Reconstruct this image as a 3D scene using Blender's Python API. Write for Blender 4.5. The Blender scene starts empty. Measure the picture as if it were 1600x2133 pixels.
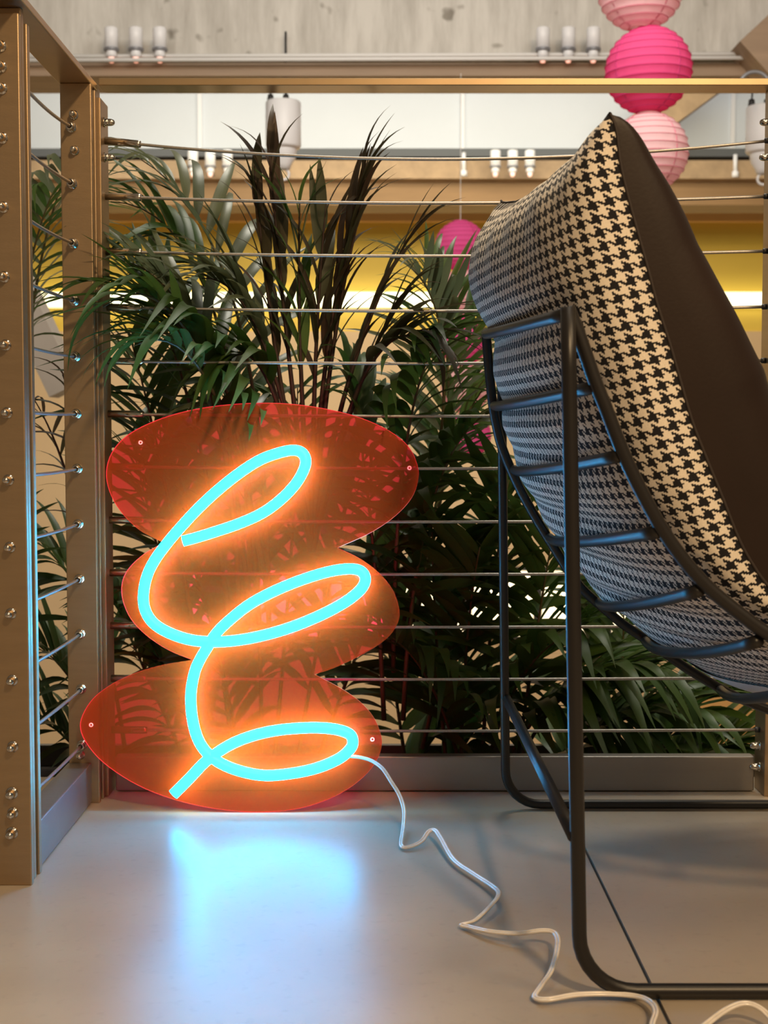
import bpy, bmesh, math, random
from mathutils import Vector, Matrix
random.seed(7)
PI = math.pi
sc = bpy.context.scene
C = sc.collection

# ------------------------------------------------------------------ camera
CAM_H, F_PX, PITCH = 0.541, 2800.0, math.radians(3.36)
cam_d = bpy.data.cameras.new('camera')
cam = bpy.data.objects.new('camera', cam_d)
C.objects.link(cam)
cam.location = (0, 0, CAM_H)
cam.rotation_euler = (PI / 2 - PITCH, 0, 0)
cam_d.sensor_fit = 'HORIZONTAL'
cam_d.sensor_width = 24
cam_d.lens = 24 * F_PX / 1600
cam_d.clip_start = 0.02
cam_d.dof.use_dof = True
cam_d.dof.focus_distance = 1.75
cam_d.dof.aperture_fstop = 8.5
sc.camera = cam

# ------------------------------------------------------------------ world, lights, exposure
w = bpy.data.worlds.new('world')
sc.world = w
w.use_nodes = True
w.node_tree.nodes['Background'].inputs[0].default_value = (1.0, 0.76, 0.52, 1)
w.node_tree.nodes['Background'].inputs[1].default_value = 0.18
sc.view_settings.view_transform = 'Standard'
sc.view_settings.look = 'None'
sc.view_settings.gamma = 1
sc.view_settings.exposure = 0.0
sc.view_settings.use_curve_mapping = False


def area(name, loc, target, size, energy, color, size_y=None):
    l = bpy.data.lights.new(name, 'AREA')
    l.energy = energy
    l.color = color
    l.size = size
    if size_y:
        l.shape = 'RECTANGLE'
        l.size_y = size_y
    o = bpy.data.objects.new(name, l)
    C.objects.link(o)
    o.location = loc
    o.rotation_euler = (Vector(target) - Vector(loc)).to_track_quat('-Z', 'Y').to_euler()
    return o


area('ceiling_lamp_key', (0.95, -1.3, 2.7), (0.2, 1.6, 0.3), 0.22, 70, (1.0, 0.68, 0.36))
area('floor_fill', (1.3, 0.5, 2.0), (0.7, 1.5, 0.0), 0.5, 12, (1.0, 0.72, 0.42))  # added fill, no fixture: brightens the floor at lower right
area('overhead_fill', (0.5, 1.3, 3.2), (0.1, 2.2, 0.3), 0.7, 9, (1.0, 0.86, 0.68))  # added light from above to lift the palm leaves, not a fixture
area('atrium_fill', (0.0, 3.0, 2.7), (0.0, 9.0, 0.2), 3.5, 62, (1.0, 0.95, 0.88), 0.8)  # unseen area light, put in to light the walls across the atrium
area('atrium_fill_high', (0.0, 6.75, 3.6), (0.0, 8.1, 2.2), 5.0, 24, (0.95, 0.98, 1.0), 0.4)  # hidden behind the concrete wall, added to brighten the white wall
area('atrium_fill_low', (0.0, 6.3, 2.15), (0.0, 9.0, 0.3), 4.0, 100, (1.0, 0.88, 0.66), 0.6)  # extra unseen light for the yellow and tan walls
area('plant_fill', (0.2, 3.2, 3.4), (0.1, 2.3, 0.3), 0.8, 55, (1.0, 0.94, 0.80))  # invented source over the palms, lifts dark leaves


# ------------------------------------------------------------------ pixel -> place
_fw = Vector((0, math.cos(PITCH), -math.sin(PITCH)))
_up = Vector((0, math.sin(PITCH), math.cos(PITCH)))


def ray(px, py):
    return Vector((1, 0, 0)) * ((px - 800) / F_PX) + _up * ((1066.5 - py) / F_PX) + _fw


def at(px, py, Y):
    d = ray(px, py)
    return Vector((0, 0, CAM_H)) + d * (Y / d.y)


def on_floor(px, py, Z=0.0):
    d = ray(px, py)
    return Vector((0, 0, CAM_H)) + d * ((Z - CAM_H) / d.z)


def zat(py, Y):
    return at(800, py, Y).z


def xat(px, py, Y):
    return at(px, py, Y).x


# ------------------------------------------------------------------ materials
def nt(name):
    m = bpy.data.materials.new(name)
    m.use_nodes = True
    n = m.node_tree.nodes
    return m, n, m.node_tree.links, n['Principled BSDF']


def mat(name, col, rough=0.5, metal=0.0, var=0.0, scale=8.0, bump=0.0, bscale=60.0, stretch=None, spec=0.5, coords='Object', trans=0.0, rvar=0.0):
    m, n, l, p = nt(name)
    p.inputs['Base Color'].default_value = (*col, 1)
    p.inputs['Roughness'].default_value = rough
    p.inputs['Metallic'].default_value = metal
    p.inputs['Specular IOR Level'].default_value = spec
    if var or bump or rvar:
        tc = n.new('ShaderNodeTexCoord')
        mp = n.new('ShaderNodeMapping')
        if stretch:
            mp.inputs['Scale'].default_value = stretch
        l.new(tc.outputs[coords], mp.inputs[0])
    if var or rvar:
        nz = n.new('ShaderNodeTexNoise')
        nz.inputs['Scale'].default_value = scale
        nz.inputs['Detail'].default_value = 6
        nz.inputs['Roughness'].default_value = 0.6
        l.new(mp.outputs[0], nz.inputs[0])
    if var:
        mr = n.new('ShaderNodeMapRange')
        mr.inputs[1].default_value = 0.25
        mr.inputs[2].default_value = 0.75
        mr.inputs[3].default_value = 1 - var
        mr.inputs[4].default_value = 1 + var
        l.new(nz.outputs[0], mr.inputs[0])
        mx = n.new('ShaderNodeVectorMath')
        mx.operation = 'SCALE'
        mx.inputs[0].default_value = col
        l.new(mr.outputs[0], mx.inputs['Scale'])
        l.new(mx.outputs[0], p.inputs['Base Color'])
    if rvar:
        mr2 = n.new('ShaderNodeMapRange')
        mr2.inputs[3].default_value = rough - rvar
        mr2.inputs[4].default_value = rough + rvar
        l.new(nz.outputs[0], mr2.inputs[0])
        l.new(mr2.outputs[0], p.inputs['Roughness'])
    if bump:
        nb = n.new('ShaderNodeTexNoise')
        nb.inputs['Scale'].default_value = bscale
        nb.inputs['Detail'].default_value = 4
        l.new(mp.outputs[0], nb.inputs[0])
        b = n.new('ShaderNodeBump')
        b.inputs['Strength'].default_value = bump
        b.inputs['Distance'].default_value = 0.01
        l.new(nb.outputs[0], b.inputs['Height'])
        l.new(b.outputs[0], p.inputs['Normal'])
    return m


def emit(name, col, strength):
    m, n, l, p = nt(name)
    p.inputs['Base Color'].default_value = (0.8, 0.8, 0.8, 1)
    p.inputs['Emission Color'].default_value = (*col, 1)
    p.inputs['Emission Strength'].default_value = strength
    return m


def leaf_mat(name, col, col2, rough=0.42):
    """thin leaf: hue varies from leaf to leaf, fine veins along the blade, light passes through"""
    m, n, l, p = nt(name)
    oi = n.new('ShaderNodeObjectInfo')
    mx = n.new('ShaderNodeMix')
    mx.data_type = 'RGBA'
    mx.inputs[6].default_value = (*col, 1)
    mx.inputs[7].default_value = (*col2, 1)
    l.new(oi.outputs['Random'], mx.inputs[0])
    tc = n.new('ShaderNodeTexCoord')
    mp = n.new('ShaderNodeMapping')
    mp.inputs['Scale'].default_value = (2, 14, 1)
    l.new(tc.outputs['Object'], mp.inputs[0])
    nz = n.new('ShaderNodeTexNoise')
    nz.inputs['Scale'].default_value = 3
    l.new(mp.outputs[0], nz.inputs[0])
    mr = n.new('ShaderNodeMapRange')
    mr.inputs[3].default_value = 0.7
    mr.inputs[4].default_value = 1.3
    l.new(nz.outputs[0], mr.inputs[0])
    vm = n.new('ShaderNodeVectorMath')
    vm.operation = 'SCALE'
    l.new(mx.outputs[2], vm.inputs[0])
    l.new(mr.outputs[0], vm.inputs['Scale'])
    l.new(vm.outputs[0], p.inputs['Base Color'])
    p.inputs['Roughness'].default_value = rough
    tr = n.new('ShaderNodeBsdfTranslucent')
    l.new(vm.outputs[0], tr.inputs[0])
    ms = n.new('ShaderNodeMixShader')
    ms.inputs[0].default_value = 0.42
    l.new(p.outputs[0], ms.inputs[1])
    l.new(tr.outputs[0], ms.inputs[2])
    l.new(ms.outputs[0], n['Material Output'].inputs[0])
    return m


def acrylic_mat():
    m, n, l, p = nt('acrylic_red')
    tr = n.new('ShaderNodeBsdfTransparent')
    tr.inputs[0].default_value = (0.98, 0.20, 0.47, 1)
    df = n.new('ShaderNodeBsdfDiffuse')
    df.inputs[0].default_value = (0.95, 0.27, 0.045, 1)
    tl = n.new('ShaderNodeBsdfTranslucent')
    tl.inputs[0].default_value = (0.95, 0.27, 0.045, 1)
    m1 = n.new('ShaderNodeMixShader')
    m1.inputs[0].default_value = 0.35
    l.new(df.outputs[0], m1.inputs[1])
    l.new(tl.outputs[0], m1.inputs[2])
    m2 = n.new('ShaderNodeMixShader')
    m2.inputs[0].default_value = 0.27
    l.new(tr.outputs[0], m2.inputs[1])
    l.new(m1.outputs[0], m2.inputs[2])
    gl = n.new('ShaderNodeBsdfGlossy')
    gl.inputs['Roughness'].default_value = 0.3
    fr = n.new('ShaderNodeFresnel')
    fr.inputs[0].default_value = 1.22
    m3 = n.new('ShaderNodeMixShader')
    l.new(fr.outputs[0], m3.inputs[0])
    l.new(m2.outputs[0], m3.inputs[1])
    l.new(gl.outputs[0], m3.inputs[2])
    l.new(m3.outputs[0], n['Material Output'].inputs[0])
    return m


def paper_mat(name, col):
    m, n, l, p = nt(name)
    tc = n.new('ShaderNodeTexCoord')
    nz = n.new('ShaderNodeTexNoise')
    nz.inputs['Scale'].default_value = 30
    nz.inputs['Detail'].default_value = 5
    mp = n.new('ShaderNodeMapping')
    mp.inputs['Scale'].default_value = (1, 1, 0.25)
    l.new(tc.outputs['Object'], mp.inputs[0])
    l.new(mp.outputs[0], nz.inputs[0])
    b = n.new('ShaderNodeBump')
    b.inputs['Strength'].default_value = 0.5
    b.inputs['Distance'].default_value = 0.01
    l.new(nz.outputs[0], b.inputs['Height'])
    df = n.new('ShaderNodeBsdfDiffuse')
    df.inputs[0].default_value = (*col, 1)
    l.new(b.outputs[0], df.inputs['Normal'])
    tl = n.new('ShaderNodeBsdfTranslucent')
    tl.inputs[0].default_value = (*col, 1)
    ms = n.new('ShaderNodeMixShader')
    ms.inputs[0].default_value = 0.5
    l.new(df.outputs[0], ms.inputs[1])
    l.new(tl.outputs[0], ms.inputs[2])
    l.new(ms.outputs[0], n['Material Output'].inputs[0])
    return m


def houndstooth_mat():
    """2/2 twill of four dark and four light threads, read from the UV map (1 UV unit = one repeat)"""
    m, n, l, p = nt('houndstooth')
    uv = n.new('ShaderNodeUVMap')
    uv.uv_map = 'UVMap'
    # woven threads are not ruler straight: a little wobble
    nz = n.new('ShaderNodeTexNoise')
    nz.inputs['Scale'].default_value = 2.0
    l.new(uv.outputs[0], nz.inputs[0])
    vs = n.new('ShaderNodeVectorMath')
    vs.operation = 'MULTIPLY_ADD'
    vs.inputs[1].default_value = (0.22, 0.22, 0)
    l.new(nz.outputs['Color'], vs.inputs[0])
    l.new(uv.outputs[0], vs.inputs[2])
    sp = n.new('ShaderNodeSeparateXYZ')
    l.new(vs.outputs[0], sp.inputs[0])

    def mth(op, a, b=None):
        k = n.new('ShaderNodeMath')
        k.operation = op
        for i, v in enumerate((a, b)):
            if v is None:
                continue
            if isinstance(v, (int, float)):
                k.inputs[i].default_value = v
            else:
                l.new(v, k.inputs[i])
        return k.outputs[0]
    I = mth('FLOOR', mth('MULTIPLY', mth('ADD', sp.outputs[0], 100), 8))
    J = mth('FLOOR', mth('MULTIPLY', mth('ADD', sp.outputs[1], 100), 8))
    warp = mth('LESS_THAN', mth('MODULO', I, 8), 3.5)
    weft = mth('LESS_THAN', mth('MODULO', J, 8), 3.5)
    top = mth('LESS_THAN', mth('MODULO', mth('ADD', I, J), 4), 1.5)
    dark = mth('ADD', mth('MULTIPLY', top, warp), mth('MULTIPLY', mth('SUBTRACT', 1, top), weft))
    fib = n.new('ShaderNodeTexNoise')
    fib.inputs['Scale'].default_value = 12
    fib.inputs['Detail'].default_value = 3
    l.new(uv.outputs[0], fib.inputs[0])
    mx = n.new('ShaderNodeMix')
    mx.data_type = 'RGBA'
    l.new(dark, mx.inputs[0])
    mx.inputs[6].default_value = (0.82, 0.74, 0.63, 1)
    mx.inputs[7].default_value = (0.018, 0.017, 0.019, 1)
    mr = n.new('ShaderNodeMapRange')
    mr.inputs[3].default_value = 0.72
    mr.inputs[4].default_value = 1.2
    l.new(fib.outputs[0], mr.inputs[0])
    vm = n.new('ShaderNodeVectorMath')
    vm.operation = 'SCALE'
    l.new(mx.outputs[2], vm.inputs[0])
    l.new(mr.outputs[0], vm.inputs['Scale'])
    l.new(vm.outputs[0], p.inputs['Base Color'])
    p.inputs['Roughness'].default_value = 0.95
    p.inputs['Specular IOR Level'].default_value = 0.1
    p.inputs['Sheen Weight'].default_value = 0.15
    b = n.new('ShaderNodeBump')
    b.inputs['Strength'].default_value = 0.35
    b.inputs['Distance'].default_value = 0.002
    th = mth('ADD', mth('FRACT', mth('MULTIPLY', sp.outputs[0], 8)), mth('FRACT', mth('MULTIPLY', sp.outputs[1], 8)))
    l.new(th, b.inputs['Height'])
    l.new(b.outputs[0], p.inputs['Normal'])
    return m


M = dict(
    steel=mat('brushed_steel', (0.43, 0.31, 0.19), 0.42, 0.9, 0.06, 20, 0.04, 160, (1, 1, 6)),
    steel_rail=mat('rail_steel', (0.48, 0.35, 0.21), 0.36, 0.9, 0.08, 14),
    bright=mat('polished_steel', (0.58, 0.53, 0.46), 0.18, 1.0),
    wire=mat('wire_rope', (0.42, 0.39, 0.36), 0.40, 0.85, 0.2, 400),
    alum=mat('kick_aluminium', (0.33, 0.305, 0.28), 0.40, 0.8, 0.08, 6, 0.03, 120, (0.2, 1, 4)),
    black=mat('black_powder_coat', (0.012, 0.010, 0.009), 0.38, 0.0, 0, 1, 0.03, 900, spec=0.5),
    leather=mat('brown_leather', (0.020, 0.010, 0.006), 0.46, 0, 0.15, 9, 0.02, 260, spec=0.3),
    hound=houndstooth_mat(),
    piping=mat('dark_piping', (0.03, 0.02, 0.016), 0.7),
    pale=mat('pale_fabric', (0.62, 0.64, 0.66), 0.9),
    acrylic=acrylic_mat(),
    edge=emit('acrylic_edge_glow', (1.0, 0.07, 0.09), 1.1),  # emission paints the glow of the fluorescent acrylic rim; no lamp there
    neon=emit('neon_light', (0.004, 0.46, 1.0), 28.0),
    amber=emit('amber_glow_helper', (1.0, 0.85, 0.03), 19.0),  # added emitter standing in for the acrylic's fluorescent glow
    cord=mat('clear_cord', (0.80, 0.74, 0.68), 0.22, 0, 0.12, 60, spec=0.8),
    conduit=mat('white_conduit', (0.75, 0.75, 0.74), 0.5),
    can=mat('white_enamel', (0.82, 0.83, 0.86), 0.4),
    collar=mat('grey_collar', (0.30, 0.31, 0.34), 0.4, 0.5),
    lampglow=emit('lamp_glow', (1.0, 0.35, 0.22), 0.9),
    blackplastic=mat('black_plastic', (0.02, 0.02, 0.022), 0.5),
    wood=mat('glulam_wood', (0.30, 0.18, 0.08), 0.6, 0, 0.22, 5, 0, 1, (0.25, 3, 3)),
    wood_dark=mat('glulam_wood_dark', (0.33, 0.23, 0.15), 0.6, 0, 0.22, 5, 0, 1, (0.25, 3, 3)),
    wood_pale=mat('brace_wood', (0.37, 0.255, 0.145), 0.6, 0, 0.25, 5, 0, 1, (2, 2, 2)),
    white=mat('white_panel', (0.64, 0.69, 0.75), 0.7, 0, 0.03, 2),
    darkslot=mat('dark_track', (0.10, 0.11, 0.12), 0.6),
    yellow=mat('yellow_wall', (0.70, 0.50, 0.075), 0.6, 0, 0.06, 1.2),
    tan=mat('tan_wall', (0.66, 0.48, 0.28), 0.6, 0, 0.06, 1.2),
    orange=mat('orange_wall', (0.75, 0.42, 0.14), 0.6),
    cove=emit('cove_light', (1.0, 0.92, 0.50), 1.6),
    shop=emit('lit_window', (1.0, 0.80, 0.45), 1.7),
    greybrace=mat('grey_steel', (0.34, 0.31, 0.28), 0.5, 0.2, 0.1, 6),
    soil=mat('soil', (0.03, 0.02, 0.014), 0.95, 0, 0.4, 40, 0.6, 60),
    planter=mat('planter_zinc', (0.16, 0.15, 0.14), 0.5, 0.4),
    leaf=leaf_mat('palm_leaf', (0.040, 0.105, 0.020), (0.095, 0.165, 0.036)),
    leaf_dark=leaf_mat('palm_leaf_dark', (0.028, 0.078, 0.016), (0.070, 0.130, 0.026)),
    leaf_grey=leaf_mat('palm_leaf_grey', (0.095, 0.125, 0.07), (0.15, 0.18, 0.10), 0.35),
    leaf_dry=leaf_mat('palm_leaf_dry', (0.085, 0.050, 0.032), (0.060, 0.068, 0.030), 0.5),
    stem=mat('palm_stem', (0.085, 0.075, 0.030), 0.5, 0, 0.3, 30),
    stem_dark=mat('palm_stem_dark', (0.050, 0.028, 0.022), 0.5, 0, 0.3, 30),
    pink=paper_mat('hot_pink_paper', (0.92, 0.13, 0.36)),
    palepink=paper_mat('pale_pink_paper', (0.98, 0.70, 0.74)),
    magenta=paper_mat('magenta_paper', (0.92, 0.17, 0.50)),
    rib_pink=mat('pink_rib', (0.55, 0.03, 0.17), 0.8),
    rib_pale=mat('pale_pink_rib', (0.62, 0.16, 0.24), 0.8),
)


def concrete_mat():
    m, n, l, p = nt('board_concrete')
    tc = n.new('ShaderNodeTexCoord')
    mp = n.new('ShaderNodeMapping')
    mp.inputs['Scale'].default_value = (3.2, 1, 0.5)
    l.new(tc.outputs['Object'], mp.inputs[0])
    a = n.new('ShaderNodeTexNoise')
    a.inputs['Scale'].default_value = 3
    a.inputs['Detail'].default_value = 9
    a.inputs['Roughness'].default_value = 0.68
    l.new(mp.outputs[0], a.inputs[0])
    r = n.new('ShaderNodeValToRGB')
    r.color_ramp.elements[0].position = 0.28
    r.color_ramp.elements[0].color = (0.42, 0.40, 0.36, 1)
    r.color_ramp.elements[1].position = 0.62
    r.color_ramp.elements[1].color = (0.70, 0.685, 0.64, 1)
    l.new(a.outputs[0], r.inputs[0])
    b = n.new('ShaderNodeTexNoise')
    b.inputs['Scale'].default_value = 9
    b.inputs['Detail'].default_value = 2
    l.new(tc.outputs['Object'], b.inputs[0])
    r2 = n.new('ShaderNodeValToRGB')
    r2.color_ramp.elements[0].position = 0.27
    r2.color_ramp.elements[0].color = (0.45, 0.43, 0.4, 1)
    r2.color_ramp.elements[1].position = 0.36
    r2.color_ramp.elements[1].color = (1, 1, 1, 1)
    l.new(b.outputs[0], r2.inputs[0])
    mx = n.new('ShaderNodeMix')
    mx.data_type = 'RGBA'
    mx.blend_type = 'MULTIPLY'
    mx.inputs[0].default_value = 1
    l.new(r.outputs[0], mx.inputs[6])
    l.new(r2.outputs[0], mx.inputs[7])
    l.new(mx.outputs[2], p.inputs['Base Color'])
    p.inputs['Roughness'].default_value = 0.85
    return m


def floor_mat():
    m, n, l, p = nt('sealed_concrete_floor')
    tc = n.new('ShaderNodeTexCoord')
    a = n.new('ShaderNodeTexNoise')
    a.inputs['Scale'].default_value = 3.2
    a.inputs['Detail'].default_value = 8
    a.inputs['Roughness'].default_value = 0.62
    l.new(tc.outputs['Object'], a.inputs[0])
    r = n.new('ShaderNodeValToRGB')
    r.color_ramp.elements[0].position = 0.3
    r.color_ramp.elements[0].color = (0.375, 0.31, 0.24, 1)
    r.color_ramp.elements[1].position = 0.7
    r.color_ramp.elements[1].color = (0.475, 0.40, 0.315, 1)
    l.new(a.outputs[0], r.inputs[0])
    b = n.new('ShaderNodeTexNoise')
    b.inputs['Scale'].default_value = 70
    b.inputs['Detail'].default_value = 3
    l.new(tc.outputs['Object'], b.inputs[0])
    r2 = n.new('ShaderNodeValToRGB')
    r2.color_ramp.elements[0].position = 0.25
    r2.color_ramp.elements[0].color = (0.90, 0.89, 0.88, 1)
    r2.color_ramp.elements[1].position = 0.42
    r2.color_ramp.elements[1].color = (1, 1, 1, 1)
    l.new(b.outputs[0], r2.inputs[0])
    mx = n.new('ShaderNodeMix')
    mx.data_type = 'RGBA'
    mx.blend_type = 'MULTIPLY'
    mx.inputs[0].default_value = 1
    l.new(r.outputs[0], mx.inputs[6])
    l.new(r2.outputs[0], mx.inputs[7])
    l.new(mx.outputs[2], p.inputs['Base Color'])
    mr = n.new('ShaderNodeMapRange')
    mr.inputs[3].default_value = 0.27
    mr.inputs[4].default_value = 0.40
    l.new(a.outputs[0], mr.inputs[0])
    l.new(mr.outputs[0], p.inputs['Roughness'])
    p.inputs['Specular IOR Level'].default_value = 0.75
    return m


M['neon'].node_tree.nodes['Principled BSDF'].inputs['Base Color'].default_value = (0.03, 0.25, 0.35, 1)
M['concrete'] = concrete_mat()
M['floor'] = floor_mat()


# ------------------------------------------------------------------ mesh helpers
def link(name, me, m, parent=None):
    o = bpy.data.objects.new(name, me)
    C.objects.link(o)
    if m is not None and not me.materials:
        me.materials.append(m)
    if parent:
        o.parent = parent
    return o


def obj(name, bm, m, parent=None, smooth=False, loc=None):
    bm.normal_update()
    me = bpy.data.meshes.new(name)
    bm.to_mesh(me)
    bm.free()
    if smooth:
        for p in me.polygons:
            p.use_smooth = True
    o = link(name, me, m, parent)
    if loc is not None:
        o.location = loc
    return o


def empty(name, loc=(0, 0, 0)):
    o = bpy.data.objects.new(name, None)
    C.objects.link(o)
    o.location = loc
    o.empty_display_size = 0.05
    return o


def tag(o, label=None, cat=None, group=None, kind=None):
    if label:
        o['label'] = label
    if cat:
        o['category'] = cat
    if group:
        o['group'] = group
    if kind:
        o['kind'] = kind
    return o


def copy_tree(o, parent=None):
    c = o.copy()
    C.objects.link(c)
    c.parent = parent
    for ch in list(o.children):
        copy_tree(ch, c)
    return c


def box(bm, lo, hi, bev=0.0):
    r = bmesh.ops.create_cube(bm, size=1)
    vs = r['verts']
    lo, hi = Vector(lo), Vector(hi)
    s = hi - lo
    for v in vs:
        v.co = Vector((v.co.x * s.x, v.co.y * s.y, v.co.z * s.z)) + (lo + hi) / 2
    if bev:
        es = list({e for v in vs for e in v.link_edges})
        bmesh.ops.bevel(bm, geom=es, offset=bev, segments=2, affect='EDGES', profile=0.5)
    return bm


def bar(bm, a, b, wx, wy, up=Vector((0, 0, 1))):
    """square bar from a to b"""
    a, b = Vector(a), Vector(b)
    d = (b - a).normalized()
    s = d.cross(up).normalized()
    u = s.cross(d)
    vs = []
    for p in (a, b):
        for i, j in ((-1, -1), (1, -1), (1, 1), (-1, 1)):
            vs.append(bm.verts.new(p + s * (i * wx / 2) + u * (j * wy / 2)))
    for f in ((0, 1, 2, 3), (7, 6, 5, 4), (0, 4, 5, 1), (1, 5, 6, 2), (2, 6, 7, 3), (3, 7, 4, 0)):
        bm.faces.new([vs[i] for i in f])
    bmesh.ops.recalc_face_normals(bm, faces=bm.faces)
    return bm


def catmull(pts, n=8, closed=False):
    pts = [Vector(p) for p in pts]
    out = []
    N = len(pts)
    rng = range(N if closed else N - 1)
    for i in rng:
        if closed:
            p0, p1, p2, p3 = pts[i - 1], pts[i], pts[(i + 1) % N], pts[(i + 2) % N]
        else:
            p1, p2 = pts[i], pts[i + 1]
            p0 = pts[i - 1] if i else p1 * 2 - p2
            p3 = pts[i + 2] if i + 2 < N else p2 * 2 - p1
        for k in range(n):
            t = k / n
            out.append(0.5 * ((2 * p1) + (p2 - p0) * t + (2 * p0 - 5 * p1 + 4 * p2 - p3) * t * t + (3 * p1 - p0 - 3 * p2 + p3) * t ** 3))
    if not closed:
        out.append(pts[-1])
    return out


def tube(bm, pts, r, seg=10, cap=True, radii=None, squash=None):
    """sweep a circle along pts"""
    pts = [Vector(p) for p in pts]
    n = len(pts)
    tang = []
    for i in range(n):
        d = pts[min(i + 1, n - 1)] - pts[max(i - 1, 0)]
        tang.append(d.normalized() if d.length > 1e-9 else Vector((0, 0, 1)))
    ref = Vector((0, 0, 1)) if abs(tang[0].z) < 0.9 else Vector((1, 0, 0))
    u = (ref - tang[0] * ref.dot(tang[0])).normalized()
    rings = []
    for i in range(n):
        t = tang[i]
        u = (u - t * u.dot(t))
        u = u.normalized() if u.length > 1e-6 else t.orthogonal().normalized()
        v = t.cross(u)
        rr = radii[i] if radii else r
        ring = []
        for k in range(seg):
            a = 2 * PI * k / seg
            ring.append(bm.verts.new(pts[i] + u * (math.cos(a) * rr) + v * (math.sin(a) * rr)))
        rings.append(ring)
    for i in range(n - 1):
        for k in range(seg):
            bm.faces.new((rings[i][k], rings[i][(k + 1) % seg], rings[i + 1][(k + 1) % seg], rings[i + 1][k]))
    if cap:
        bm.faces.new(list(reversed(rings[0])))
        bm.faces.new(rings[-1])
    return bm


def lathe(bm, prof, seg=16, axis=Vector((0, 0, 1)), origin=Vector((0, 0, 0))):
    """prof: (radius, height) pairs turned about axis"""
    axis = Vector(axis).normalized()
    u = axis.orthogonal().normalized()
    v = axis.cross(u)
    rings = []
    for r, h in prof:
        if r < 1e-6:
            rings.append([bm.verts.new(origin + axis * h)])
        else:
            rings.append([bm.verts.new(origin + axis * h + (u * math.cos(2 * PI * k / seg) + v * math.sin(2 * PI * k / seg)) * r) for k in range(seg)])
    for a, b in zip(rings, rings[1:]):
        for k in range(seg):
            k2 = (k + 1) % seg
            if len(a) == 1 and len(b) == 1:
                continue
            if len(a) == 1:
                bm.faces.new((a[0], b[k2], b[k]))
            elif len(b) == 1:
                bm.faces.new((a[k], a[k2], b[0]))
            else:
                bm.faces.new((a[k], a[k2], b[k2], b[k]))
    return bm


def struct(o, label=None):
    o['kind'] = 'structure'
    if label:
        o['label'] = label
    return o


def NB():
    return bmesh.new()


# ------------------------------------------------------------------ structure
FY = 2.09   # slab edge under the railing
SEAM = 0.262
fl = struct(obj('floor', box(NB(), (-2.2, -2.4, -0.2), (2.6, FY, -0.004)), M['darkslot']), 'beige sealed concrete balcony floor')
obj('floor_slab', box(NB(), (-2.2, -2.4, -0.004), (SEAM - 0.002, FY, 0.0)), M['floor'], fl)
obj('floor_slab', box(NB(), (SEAM + 0.002, -2.4, -0.004), (2.6, FY, 0.0)), M['floor'], fl)
struct(obj('floor_ledge', box(NB(), (-2.2, FY, -0.75), (2.6, 2.75, -0.55)), M['concrete']), 'concrete ledge that carries the planter')
struct(obj('floor_atrium', box(NB(), (-7, 2.75, -3.0), (7, 9.2, -2.9)), M['floor']), 'lower atrium floor')

YW = 9.0
z_top = zat(690, YW)
struct(obj('wall_back_lower', box(NB(), (-6, YW, -2.9), (6, YW + 0.2, z_top)), M['tan']), 'tan lower wall across the atrium')
struct(obj('wall_back', box(NB(), (-6, YW + 0.02, z_top), (6, YW + 0.22, zat(280, YW))), M['yellow']), 'yellow wall across the atrium')
o = struct(obj('trim_1', box(NB(), (-6, YW - 0.05, zat(463, YW)), (6, YW + 0.02, zat(440, YW))), M['orange']), 'orange band high on the yellow wall')
o = struct(obj('trim_2', box(NB(), (-6, YW - 0.06, zat(641, YW)), (6, YW + 0.02, zat(610, YW))), M['cove']), 'lit strip along the yellow wall')
# lit window on the lower wall, in panes
wn = struct(obj('window_1', box(NB(), (xat(380, 1250, YW), YW - 0.04, zat(1330, YW)), (xat(1420, 1250, YW), YW - 0.001, zat(1180, YW))), M['blackplastic']), 'lit shop window low on the far wall')
wx0, wx1 = xat(390, 1250, YW), xat(1410, 1250, YW)
for k in range(7):
    a = wx0 + (wx1 - wx0) * k / 7 + 0.03
    b = wx0 + (wx1 - wx0) * (k + 1) / 7 - 0.03
    obj('window_pane', box(NB(), (a, YW - 0.055, zat(1322, YW)), (b, YW - 0.03, zat(1188, YW))), M['shop'], wn)
struct(obj('wall_right_lower', box(NB(), (xat(1430, 1560, 6.5), 6.4, -2.9), (6, 6.6, zat(1440, 6.5))), M['orange']), 'orange low wall behind the palms')

Y2 = 8.0
struct(obj('wall_upper', box(NB(), (-6, Y2 + 0.1, zat(326, Y2)), (6, Y2 + 0.3, zat(60, Y2))), M['white']), 'white wall above the far timber beam')
for px in (412, 965, 1535):   # joints between the white panels
    x = xat(px, 250, Y2)
    struct(obj('trim_3', box(NB(), (x - 0.012, Y2 + 0.085, zat(318, Y2)), (x + 0.012, Y2 + 0.1, zat(100, Y2))), M['can']))
struct(obj('trim_4', box(NB(), (-6, Y2, zat(326, Y2)), (6, Y2 + 0.1, zat(309, Y2))), M['darkslot']), 'dark track under the white wall')
bm = box(NB(), (-6, Y2 - 0.12, zat(372, Y2 - 0.12)), (6, Y2 + 0.25, zat(334, Y2 - 0.12)))
tb = struct(obj('timber_beam', bm, M['wood_pale']), 'upper front face of the far timber beam, in a paler lit tone')  # lit face of the beam: brightness put into the paler wood
struct(obj('timber_beam', box(NB(), (-6, Y2, zat(427, Y2)), (6, Y2 + 0.3, zat(371, Y2))), M['wood']), 'lower face of the far timber beam, in a browner shaded tone')  # shade on the beam's lower face put into the darker wood
Y1 = 6.0
struct(obj('wall_concrete', box(NB(), (-6, Y1, zat(122, Y1)), (6, Y1 + 0.4, zat(-420, Y1))), M['concrete']), 'board-marked grey concrete wall at the top')
bm = box(NB(), (-6, Y1 - 0.1, zat(158, Y1 - 0.1)), (6, Y1 + 0.2, zat(131, Y1 - 0.1)))
struct(obj('timber_beam', bm, M['wood_dark']), 'brown timber beam under the concrete wall')
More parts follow.
